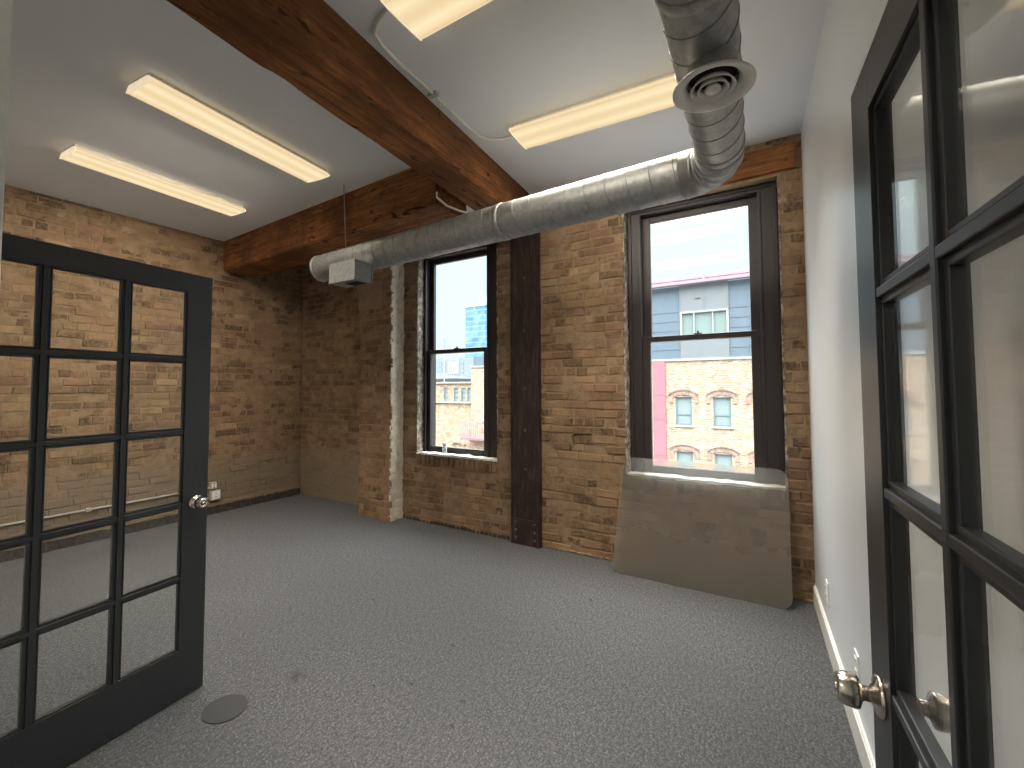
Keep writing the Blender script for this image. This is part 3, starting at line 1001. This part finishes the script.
# ------------------------------------------------------------------ french doors
DW, DH, DT = .965, 2.03, .032
def french_door(num, label, x, y, ang, knob_u, knob_z, side):
    """origin at the far free edge on the face toward the camera; local X runs along the leaf toward the hinge, local -Y is the face normal side"""
    a = R(ang)
    t = empty('door_%d' % num, (x, y, .0), label, 'door', kind='structure')
    X = Vector((math.sin(a), -math.cos(a), 0))
    Nn = Vector((math.cos(a), math.sin(a), 0)) * side      # toward the camera side face
    rot = math.atan2(X.y, X.x)
    t.rotation_euler = (0, 0, rot)
    # in local space +X = along leaf; face normal local y = ?
    ly = Vector((-math.sin(rot), math.cos(rot), 0))
    s = 1 if ly.dot(Nn) > 0 else -1      # local y sign of the visible face
    y0, y1 = (-DT, 0) if s > 0 else (0, DT)
    ST, TOPR, BOT, MU, MV = .114, .088, .232, .034, .030
    if num == 2: BOT = .316
    gw = (DW - 2 * ST - 2 * MU) / 3
    gz0, gz1 = BOT + .003, DH - TOPR - .003
    gh = (gz1 - gz0 - 4 * MV) / 5
    z_ = .006
    f = MB()
    f.bbox((0, y0, z_), (ST, y1, DH), .0008)
    f.bbox((DW - ST, y0, z_), (DW, y1, DH), .0008)
    f.bbox((ST - .001, y0 + .0001, z_), (DW - ST + .001, y1 - .0001, BOT), .0005)
    f.bbox((ST - .001, y0 + .0001, DH - TOPR), (DW - ST + .001, y1 - .0001, DH), .0005)
    # muntins with a stepped moulding
    for k in range(2):
        u = ST + gw + k * (gw + MU)
        f.bbox((u + .008, y0 + .0008, BOT), (u + MU - .008, y1 - .0008, DH - TOPR), .002)
        f.bbox((u, y0 + .008, BOT), (u + MU, y1 - .008, DH - TOPR), .004)
    for k in range(4):
        z = gz0 + gh + k * (gh + MV)
        f.bbox((ST, y0 + .0012, z + .007), (DW - ST, y1 - .0012, z + MV - .007), .002)
        f.bbox((ST, y0 + .0085, z), (DW - ST, y1 - .0085, z + MV), .004)
    # sticking round every light
    for i in range(3):
        for k in range(5):
            u = ST + i * (gw + MU); z = gz0 + k * (gh + MV); e = .005
            for (p, q) in (((u - .001, z), (u + e, z + gh)), ((u + gw - e, z), (u + gw + .001, z + gh)), ((u, z - .004), (u + gw, z + e)), ((u, z + gh - e), (u + gw, z + gh + .004))):
                f.bbox((p[0], y0 + .007, p[1]), (q[0], y1 - .007, q[1]), .002)
    f.build('door_leaf', M['black'], t)
    g = MB(); ym = (y0 + y1) / 2
    for i in range(3):
        for k in range(5):
            u = ST + i * (gw + MU); z = gz0 + k * (gh + MV)
            g.box((u + .002, ym - .002, z + .002), (u + gw - .002, ym + .002, z + gh - .002))
    g.build('glass_panes', M['glass'], t)
    for fs in (1, -1):
        yy = (y1 if s > 0 else y0) if fs == 1 else (y0 if s > 0 else y1)
        dirn = s * fs
        Mx = Matrix.Translation((knob_u, yy, knob_z)) @ Matrix.Rotation(R(-90 * dirn), 4, 'X')
        r = MB(); r.lathe([(.033, 0), (.033, .004), (.030, .008), (.018, .011), (.016, .014)], Mx, 32)
        ro = r.build('rose', M['chrome'], t)
        r = MB(); r.lathe([(.0125, .010), (.0120, .024), (.014, .028), (.026, .033), (.0280, .038), (.0260, .053), (.0235, .061), (.021, .064), (.010, .0645), (.0095, .062), (.0001, .062)], Mx, 32)
        r.build('knob', M['chrome'], ro)
        r = MB(); r.lathe([(.0075, .062), (.0075, .066), (.0001, .0665)], Mx, 16); r.build('turn_button', M['chrome'], ro)
    mb = MB().bbox((-.0012, ym - .011, knob_z - .028), (.0, ym + .011, knob_z + .028), .0005)
    mb.bbox((-.009, ym - .007, knob_z - .009), (-.001, ym + .007, knob_z + .009), .002)
    mb.build('latch_plate', M['chrome'], t)
    for z in (.25, 1.0, 1.8):
        mb = MB(); yk = (y0 - .004) if s > 0 else (y1 + .004)
        mb.tube([(DW + .004, yk, z - .045), (DW + .004, yk, z + .045)], .006, 10)
        mb.build('hinge', M['chrome'], t)
    return t
french_door(1, 'open black french door on the left with the brick wall seen through it', -2.444, 1.099, 7.146, .055, .913, 1)
french_door(2, 'open black french door close by on the right, against the white wall', .143, 1.046, 3.414, .062, .935, -1)

# ------------------------------------------------------------------ frosted sheet under the right window
def frosted():
    t = NT('frosted_plastic')
    g = t.n('ShaderNodeBsdfRefraction'); g.inputs['Roughness'].default_value = .29; g.inputs['IOR'].default_value = 1.18; g.inputs[0].default_value = (.96, .95, .92, 1)
    gl = t.n('ShaderNodeBsdfGlossy'); gl.inputs['Roughness'].default_value = .38
    fr = t.n('ShaderNodeFresnel'); fr.inputs[0].default_value = 1.5
    b = t.bump(t.noise(t.coord(), 140, 3), .15, .002)
    for q in (g, gl): t.l(b, q.inputs['Normal'])
    m1 = t.n('ShaderNodeMixShader'); t.l(fr.outputs[0], m1.inputs[0]); t.l(g.outputs[0], m1.inputs[1]); t.l(gl.outputs[0], m1.inputs[2])
    d = t.n('ShaderNodeBsdfDiffuse'); d.inputs[0].default_value = (.62, .56, .47, 1)
    tl = t.n('ShaderNodeBsdfTranslucent'); tl.inputs[0].default_value = (.70, .72, .72, 1)
    m2 = t.n('ShaderNodeMixShader'); m2.inputs[0].default_value = .5; t.l(d.outputs[0], m2.inputs[1]); t.l(tl.outputs[0], m2.inputs[2])
    # rougher and foggier towards the lower edge
    sz = t.n('ShaderNodeSeparateXYZ'); t.l(t.coord(), sz.inputs[0])
    e = t.math('ADD', sz.outputs['Z'], t.math('MULTIPLY', t.noise(t.coord(), 3, 3), .25))
    t.l(t.ramp(e, [(.34, .34), (.60, .19)]), g.inputs['Roughness'])
    m3 = t.n('ShaderNodeMixShader'); m3.inputs[0].default_value = .16; t.l(m1.outputs[0], m3.inputs[1]); t.l(m2.outputs[0], m3.inputs[2])
    t.l(m3.outputs[0], t.out.inputs[0])
    return t.m
M['frost'] = frosted()
def rounded_sheet():
    # plan corners measured on the floor and at the top
    B0, B1 = Vector((-1.135, 3.412, .001)), Vector((.075, 3.412, .001))
    T0, T1 = Vector((-1.075, 3.598, .885)), Vector((.072, 3.598, .885))
    w, hgt, r, seg = 1.0, 1.0, .075, 8
    W_ = 1.18; H_ = .905
    out = []
    for (cx, cz, a0) in ((r, r, 180), (W_ - r, r, 270), (W_ - r, H_ - r, 0), (r, H_ - r, 90)):
        for k in range(seg + 1):
            a = R(a0 + 90 * k / seg)
            out.append(((cx + r * math.cos(a)) / W_, (cz + r * math.sin(a)) / H_))
    mb = MB()
    nrm = (B1 - B0).cross(T0 - B0).normalized()
    # interior grid so it can sag a little
    def P(u, v, d):
        p = (B0 * (1 - u) + B1 * u) * (1 - v) + (T0 * (1 - u) + T1 * u) * v
        return p + nrm * d
    n = len(out)
    for d in (.0015, -.0015):
        for (u, v) in out: mb.v.append(tuple(P(u, v, d)))
    mb.face(list(range(n))); mb.face([n + k for k in reversed(range(n))])
    for k in range(n):
        k2 = (k + 1) % n
        mb.face((k2, k, n + k, n + k2))
    return mb.build('plastic_sheet', M['frost'], label='frosted clear plastic sheet with rounded corners leaning under the right window', cat='plastic sheet')
rounded_sheet()

# ------------------------------------------------------------------ small things
t = empty('sill_card', (-3.10, YB + .10, .753), 'small white and blue card standing on the sill of the narrow left window', 'card')
MB().bbox((-.028, 0, 0), (.028, .012, .105), .002).build('card', plain('white_card', (.72, .76, .80), .5, var=.02), t)
mb = MB()
for (a, b, c, d) in ((-.018, .018, .070, .078), (-.020, .004, .048, .056), (.004, .020, .020, .045), (-.018, .0, .018, .026)): mb.box((a, -.0012, c), (b, 0, d))
mb.build('print', plain('dark_blue_print', (.05, .08, .14), .6), t)

cp = (floor_pt(225, 709))
mb = MB()
out = []
for k in range(48):
    a = 2 * math.pi * k / 48
    out.append((.098 * math.cos(a), .088 * math.sin(a)))
for z in (.0005, .004):
    for (x, y) in out: mb.v.append((x, y, z))
mb.face(list(reversed(range(48)))); mb.face([48 + k for k in range(48)])
for k in range(48):
    k2 = (k + 1) % 48; mb.face((k, k2, 48 + k2, 48 + k))
o = mb.build('carpet_patch', M['patch'], label='round smooth dark grey patch on the carpet beside the left door', cat='carpet patch')
o.location = (cp[0], cp[1], 0)

# blanked panel on the pilaster
mb = MB().bbox((-.20, -.014, 0), (.20, .0, .33), .006)
wp = mb.build('wall_panel', plain('brown_board', (.25, .165, .11), .8, var=.1, bump=.2), label='plain brown panel high on the brick pilaster behind the duct box', cat='panel')
wp.location = (-3.945, PY - .006, 2.36)

# ------------------------------------------------------------------ outside
def facade_mat(name, c0, c1, mort, s=1.0, spread=.5):
    t = NT(name)
    co = t.n('ShaderNodeTexCoord'); sx = t.n('ShaderNodeSeparateXYZ'); t.l(co.outputs['Object'], sx.inputs[0])
    cb = t.n('ShaderNodeCombineXYZ'); t.l(t.math('ADD', sx.outputs['X'], sx.outputs['Y']), cb.inputs[0]); t.l(sx.outputs['Z'], cb.inputs[1])
    b = t.n('ShaderNodeTexBrick')
    b.inputs['Scale'].default_value = 1.0
    b.inputs['Brick Width'].default_value = .24 * s; b.inputs['Row Height'].default_value = .085 * s
    b.inputs['Mortar Size'].default_value = .010 * s; b.inputs['Mortar Smooth'].default_value = .3
    b.inputs['Color1'].default_value = (*c0, 1); b.inputs['Color2'].default_value = (*c1, 1); b.inputs['Mortar'].default_value = (*mort, 1)
    t.l(cb.outputs[0], b.inputs['Vector'])
    n = t.noise(co.outputs['Object'], 3.5, 5, .75)
    c = t.mix(t.ramp(n, [(.40, .5), (.58, 0)]), b.outputs[0], tuple(x * .7 for x in c0))
    n = t.noise(co.outputs['Object'], .5, 3, .6)
    c = t.mix(t.ramp(n, [(.45, 0), (.62, .35)]), c, (c1[0], c1[1] * .8, c1[2] * .75))
    return t.pbr(c, .9, 0, None, .2)
M['facade'] = facade_mat('yellow_brick_facade', (.22, .14, .09), (.43, .32, .215), (.46, .38, .29))
M['facade2'] = facade_mat('buff_brick_facade', (.21, .13, .085), (.40, .28, .185), (.44, .35, .26))
M['pmetal'] = plain('grey_metal_panel', (.13, .135, .135), .5, var=.04, scale=3)
M['pblue'] = plain('blue_grey_panel', (.085, .108, .13), .5, var=.05, scale=3)
M['pink'] = plain('faded_red_panel', (.27, .095, .11), .6, var=.05, scale=3)
M['pinktrim'] = plain('faded_red_fascia', (.25, .16, .175), .6, var=.05, scale=3)
M['stone'] = plain('pale_stone', (.27, .26, .24), .8, var=.05)
M['archbrick'] = facade_mat('arch_brick', (.20, .12, .10), (.33, .21, .16), (.40, .33, .27), .6)
M['greyframe'] = plain('grey_window_frame', (.15, .18, .19), .5, var=.03)
M['blind'] = plain('pale_blind', (.19, .225, .215), .35, var=.03, spec=.6)
M['mint'] = plain('mint_glazing', (.15, .19, .17), .3, var=.04, spec=.6)
M['roof'] = plain('roof_gravel', (.2, .2, .2), .9)

def rect_ring(mb, x0, x1, z0, z1, w, y0, y1):
    mb.box((x0, y0, z0), (x0 + w, y1, z1)); mb.box((x1 - w, y0, z0), (x1, y1, z1))
    mb.box((x0 + w, y0, z0), (x1 - w, y1, z0 + w)); mb.box((x0 + w, y0, z1 - w), (x1 - w, y1, z1))

BY = 24.0
b = empty('brick_building', (-3, BY, -12), 'yellow brick building with arched windows, seen through the right window', 'building')
def bo(p): return (p[0] + 3, p[1] - BY, p[2] + 12)
WCOL = [-7.65, -5.9 - .4, -4.02, -2.21, -.35, 1.5]
cols = [-8.9, -7.05, -4.02, -2.21, -.4, 1.4]
rows = [(-6.3, -4.8), (-3.4, -1.93), (-.55, .90)]
# wall with real openings
xsplit = sorted(set([-17.7, 8.0] + [c - .40 for c in cols] + [c + .40 for c in cols]))
mb = MB()
zs = [-12] + [z for r_ in rows for z in r_] + [2.80]
for i in range(len(xsplit) - 1):
    xa, xb = xsplit[i], xsplit[i + 1]
    iswin = any(abs((xa + xb) / 2 - c) < .05 for c in cols)
    if not iswin: mb.box(bo((xa, BY, -12)), bo((xb, BY + .4, 2.80)))
    else:
        for k in range(0, len(zs) - 1, 2): mb.box(bo((xa, BY, zs[k])), bo((xb, BY + .4, zs[k + 1])))
mb.box(bo((-17.7, BY + .4, -12)), bo((8.0, BY + 12, 2.78)))
mb.build('wall', M['facade'], b)
for c in cols:
    for (z0, z1) in rows:
        fr = MB(); rect_ring(fr, c - .40 + 3, c + .40 + 3, z0 + 12, z1 + 12, .07, .10, .20)
        zc_ = z0 + (z1 - z0) * .38
        fr.box((c - .33 + 3, .11, zc_ - .03 + 12), (c + .33 + 3, .19, zc_ + .03 + 12))
        fo = fr.build('window', M['greyframe'], b)
        g = MB(); g.box((c - .34 + 3, .16, z0 + .06 + 12), (c + .34 + 3, .17, z1 - .06 + 12)); g.build('pane', M['blind'], fo)
        sl = MB(); sl.box((c - .52 + 3, -.09, z0 - .10 + 12), (c + .52 + 3, .12, z0 + 12)); sl.build('window_sill', M['stone'], fo)
        # segmental arch of two rings with a drip course
        ar = MB(); K = 16; hw_, rise = .62, .20
        rad = (hw_ ** 2 + rise ** 2) / (2 * rise); cz = z1 + .02 + rise - rad
        a1 = math.asin(hw_ / rad)
        for k in range(K):
            t0 = -a1 + 2 * a1 * k / K; t1 = -a1 + 2 * a1 * (k + 1) / K - .01
            for (ra, rb, yy) in ((rad - .10, rad + .13, -.06), (rad + .13, rad + .18, -.11)):
                n = len(ar.v)
                for y_ in (yy, .05):
                    for (ti, r_) in ((t0, ra), (t1, ra), (t1, rb), (t0, rb)):
                        ar.v.append((c + 3 + r_ * math.sin(ti), y_, cz + r_ * math.cos(ti) + 12))
                for q in ((0, 1, 2, 3), (7, 6, 5, 4), (4, 5, 1, 0), (5, 6, 2, 1), (6, 7, 3, 2), (7, 4, 0, 3)): ar.face([n + kk for kk in q])
        for sx_ in (-1, 1):
            ar.box((c + 3 + sx_ * .62 - .09, -.07, z1 - .30 + 12), (c + 3 + sx_ * .62 + .09, .05, z1 + .02 + 12))
        ar.build('window_arch', M['archbrick'], fo)
mb = MB()
mb.box(bo((-5.53, BY - .12, -12)), bo((-4.90, BY + .1, 2.83)))
for z in (-2.2, -.3, 1.0): mb.box(bo((-5.54, BY - .135, z)), bo((-4.89, BY - .12, z + .03)))
mb.build('red_corner_panel', M['pink'], b)
mb = MB(); mb.box(bo((-17.7, BY - .08, 2.78)), bo((8.0, BY + .5, 2.90))); mb.build('coping', M['stone'], b)
pz0, pz1 = 2.90, 6.80
low = MB(); low.box(bo((-17.7, BY + .3, 2.90)), bo((-15.0, BY + 9, 3.5))); low.build('low_parapet', M['pblue'], b)
ph = MB(); ph.box(bo((-15.0, BY + .35, pz0)), bo((-4.16, BY + 9, pz1))); ph.box(bo((-1.84, BY + .35, pz0)), bo((8, BY + 9, pz1)))
for x in (-14.5, -11.2, -8.0, -1.0, 1.4, 4): ph.box(bo((x, BY + .33, pz0)), bo((x + .03, BY + .35, pz1)))
for z in (3.4, 4.4, 4.9, 5.4): ph.box(bo((-15.0, BY + .33, z)), bo((-4.16, BY + .35, z + .03))); ph.box(bo((-1.84, BY + .33, z)), bo((8, BY + .35, z + .03)))
ph.build('blue_panels', M['pblue'], b)
ph = MB(); ph.box(bo((-4.16, BY + .28, pz0)), bo((-1.84, BY + .6, 3.95))); ph.build('lower_grey_panel', M['pmetal'], b); ph = MB(); ph.box(bo((-4.16, BY + .28, 5.40)), bo((-1.84, BY + .6, pz1)))
for x in (-4.18, -3.0, -1.86): ph.box(bo((x, BY + .26, 5.36)), bo((x + .03, BY + .28, pz1)))
ph.box(bo((-3.4, BY + .22, 6.05)), bo((-3.15, BY + .28, 6.13)))
ph.build('upper_grey_panel', M['pmetal'], b)
fr = MB(); rect_ring(fr, -4.16 + 3, -1.84 + 3, 3.95 + 12, 5.40 + 12, .10, .26, .50)
for x in (-3.50, -2.60): fr.box(bo((x, BY + .27, 4.0)), bo((x + .05, BY + .45, 5.35)))
fo = fr.build('window', M['stone'], b)
MB().box(bo((-4.1, BY + .40, 4.0)), bo((-1.9, BY + .42, 5.35))).build('pane', M['mint'], fo)
mb = MB()
mb.box(bo((-15.2, BY - .1, pz1)), bo((8.3, BY + .3, pz1 + .16))); mb.box(bo((-15.2, BY + .05, pz1 + .24)), bo((8.3, BY + .25, pz1 + .36)))
for x in range(-15, 9, 3): mb.box(bo((x + .0, BY - .02, pz1 + .1)), bo((x + .12, BY + .2, pz1 + .40)))
mb.build('roof_fascia', M['pinktrim'], b)

w = empty('brick_wing', (-21, BY, -12), 'lower buff brick wing with a row of windows, seen through the left window', 'building')
def wo_(p): return (p[0] + 21, p[1] - BY, p[2] + 12)
mb = MB()
wx = [(-20.17, -19.75), (-19.26, -18.85), (-18.62, -18.22), (-18.09, -17.72)]
mb.box(wo_((-30, BY + .1, -12)), wo_((-17.7, BY + 10, .45))); mb.box(wo_((-30, BY + .1, 1.42)), wo_((-17.7, BY + 10, 1.75)))
e0 = -30
for (a, c_) in wx: mb.box(wo_((e0, BY + .1, .45)), wo_((a, BY + 10, 1.42))); e0 = c_
mb.box(wo_((e0, BY + .1, .45)), wo_((-17.7, BY + 10, 1.42)))
for (a, c_) in wx: mb.box(wo_((a, BY + .5, .45)), wo_((c_, BY + 10, 1.42)))
for (a, c_) in wx: pass
mb.build('wall', M['facade2'], w)
for (a, c_) in wx:
    fr = MB(); rect_ring(fr, a + 21, c_ + 21, .45 + 12, 1.42 + 12, .05, .14, .24)
    for z in (.75, 1.08): fr.box((a + 21, .15, z + 12), (c_ + 21, .22, z + .04 + 12))
    fo = fr.build('window', M['greyframe'], w)
    MB().box((a + .04 + 21, .20, .48 + 12), (c_ - .04 + 21, .21, 1.40 + 12)).build('pane', M['blind'], fo)
mb = MB(); mb.box(wo_((-30, BY - .05, .34)), wo_((-17.7, BY + .12, .42))); mb.box(wo_((-30, BY - .05, 1.72)), wo_((-17.7, BY + .4, 1.82))); mb.build('stone_band', M['stone'], w)
# low arched doorway head near the bottom of the view
mb = MB()
for k in range(10):
    t0 = -.6 + 1.2 * k / 10; t1 = t0 + .115
    n = len(mb.v)
    for y_ in (-.05, .12):
        for (ti, r_) in ((t0, .95), (t1, .95), (t1, 1.08), (t0, 1.08)): mb.v.append((-18.8 + 21 + r_ * math.sin(ti), y_, -3.35 + r_ * math.cos(ti) + 12))
    for q in ((0, 1, 2, 3), (7, 6, 5, 4), (4, 5, 1, 0), (5, 6, 2, 1), (6, 7, 3, 2), (7, 4, 0, 3)): mb.face([n + kk for kk in q])
mb.build('door_arch', M['archbrick'], w)

bal = empty('red_balcony', (-17.1, BY - .9, -2.0), 'faded red metal balcony on the brick building seen through the left window', 'balcony')
mb = MB().box((-.8, 0, 0), (1.9, .88, .12)); mb.build('deck', M['pink'], bal)
mb = MB(); mb.box((-.8, 0, 1.10), (1.9, .05, 1.16)); mb.box((-.8, 0, .12), (1.9, .05, .2))
x = -.8
while x < 1.9: mb.box((x, .01, .2), (x + .04, .04, 1.10)); x += .17
mb.build('railing', M['pinktrim'], bal)

# white building and deck beyond
wb = empty('white_building', (-47, 60, -12), 'white modern building with a tall grey window beyond the brick wing', 'building')
M['paint_out'] = plain('white_render', (.14, .16, .175), .7, var=.03, scale=2)
M['bluegl'] = plain('grey_blue_glazing', (.22, .31, .36), .2, var=.08, scale=1, spec=.7)
mb = MB().box((-7, 0, 0), (3.2, 10, 18.5)); mb.build('wall', M['paint_out'], wb)
mb = MB(); rect_ring(mb, -2.15, .15, 15.85, 18.35, .12, -.15, 0); mb.box((-1.05, -.12, 15.9), (-.95, 0, 18.3)); fo = mb.build('window', M['stone'], wb)
MB().box((-2.1, -.06, 15.9), (.1, -.03, 18.3)).build('pane', M['bluegl'], fo)
for (x, z) in ((-4.2, 17.2), (-3.2, 17.2), (-4.2, 16.2), (-3.2, 16.2), (.8, 17.6), (.8, 16.8), (.8, 16.0), (.8, 15.2)):
    fr = MB(); rect_ring(fr, x, x + .42, z, z + .55, .06, -.08, 0); fo = fr.build('window', M['greyframe'], wb)
    MB().box((x + .05, -.04, z + .05), (x + .37, -.02, z + .5)).build('pane', M['bluegl'], fo)
mb = MB(); mb.box((-7, -4, 14.9), (3.2, -.1, 15.1))
for k in range(22): mb.box((-7 + k * .46, -4, 15.1), (-6.94 + k * .46, -3.94, 15.7))
mb.box((-7, -4, 15.65), (3.2, -3.93, 15.72)); mb.build('roof_deck', M['stone'], wb)

# glass tower
def tower_mat():
    t = NT('tower_glass'); co = t.n('ShaderNodeTexCoord'); sx = t.n('ShaderNodeSeparateXYZ'); t.l(co.outputs['Object'], sx.inputs[0])
    z = t.math('FRACT', t.math('DIVIDE', sx.outputs['Z'], 3.8)); x = t.math('FRACT', t.math('DIVIDE', sx.outputs['X'], 2.4))
    band = t.math('GREATER_THAN', z, .72); mul = t.math('MULTIPLY', t.math('GREATER_THAN', x, .9), .35)
    n = t.noise(co.outputs['Object'], .09, 4, .7)
    c = t.ramp(n, [(.38, (.045, .10, .16)), (.5, (.08, .155, .22)), (.62, (.14, .23, .30))])
    c = t.mix(t.math('MULTIPLY', t.math('MAXIMUM', band, mul), .55), c, (.19, .24, .27))
    return t.pbr(c, .25, 0, None, .5)
tw = empty('glass_tower', (-175, 250, -12), 'distant blue glass office tower seen through the left window', 'building')
MB().box((-14.3, 0, 0), (22, 30, 71.8)).build('shaft', tower_mat(), tw)
mb = MB(); mb.box((-4.4, 2, 71.8), (18, 24, 77)); 
for k in range(9): mb.box((-4.5 + k * 2.4, 1.8, 71.8), (-4.2 + k * 2.4, 2, 77))
mb.build('roof_plant', plain('tower_roof_grey', (.25, .27, .28), .7, scale=1), tw)
MB().box((-14.6, -.3, 70.6), (22.3, 30.3, 71.9)).build('parapet', M['stone'], tw)

po = empty('chimney_mast', (-33.4, 40, -12), 'slim dark mast on a far roof at the left edge of the narrow window', 'mast')
mb = MB(); mb.tube([(0, 0, 0), (0, 0, 19.4)], .06, 8); mb.build('pole', M['greyframe'], po)
mb = MB(); mb.box((-.08, -.1, 18.1), (.14, .1, 19.3)); mb.box((-.5, -.03, 18.5), (.1, .03, 18.56)); mb.build('antenna_panel', M['greyframe'], po)

MB().box((-300, 4.5, -12.3), (120, 400, -12)).build('ground', M['roof'], label='street level ground outside', cat='ground', kind='structure')
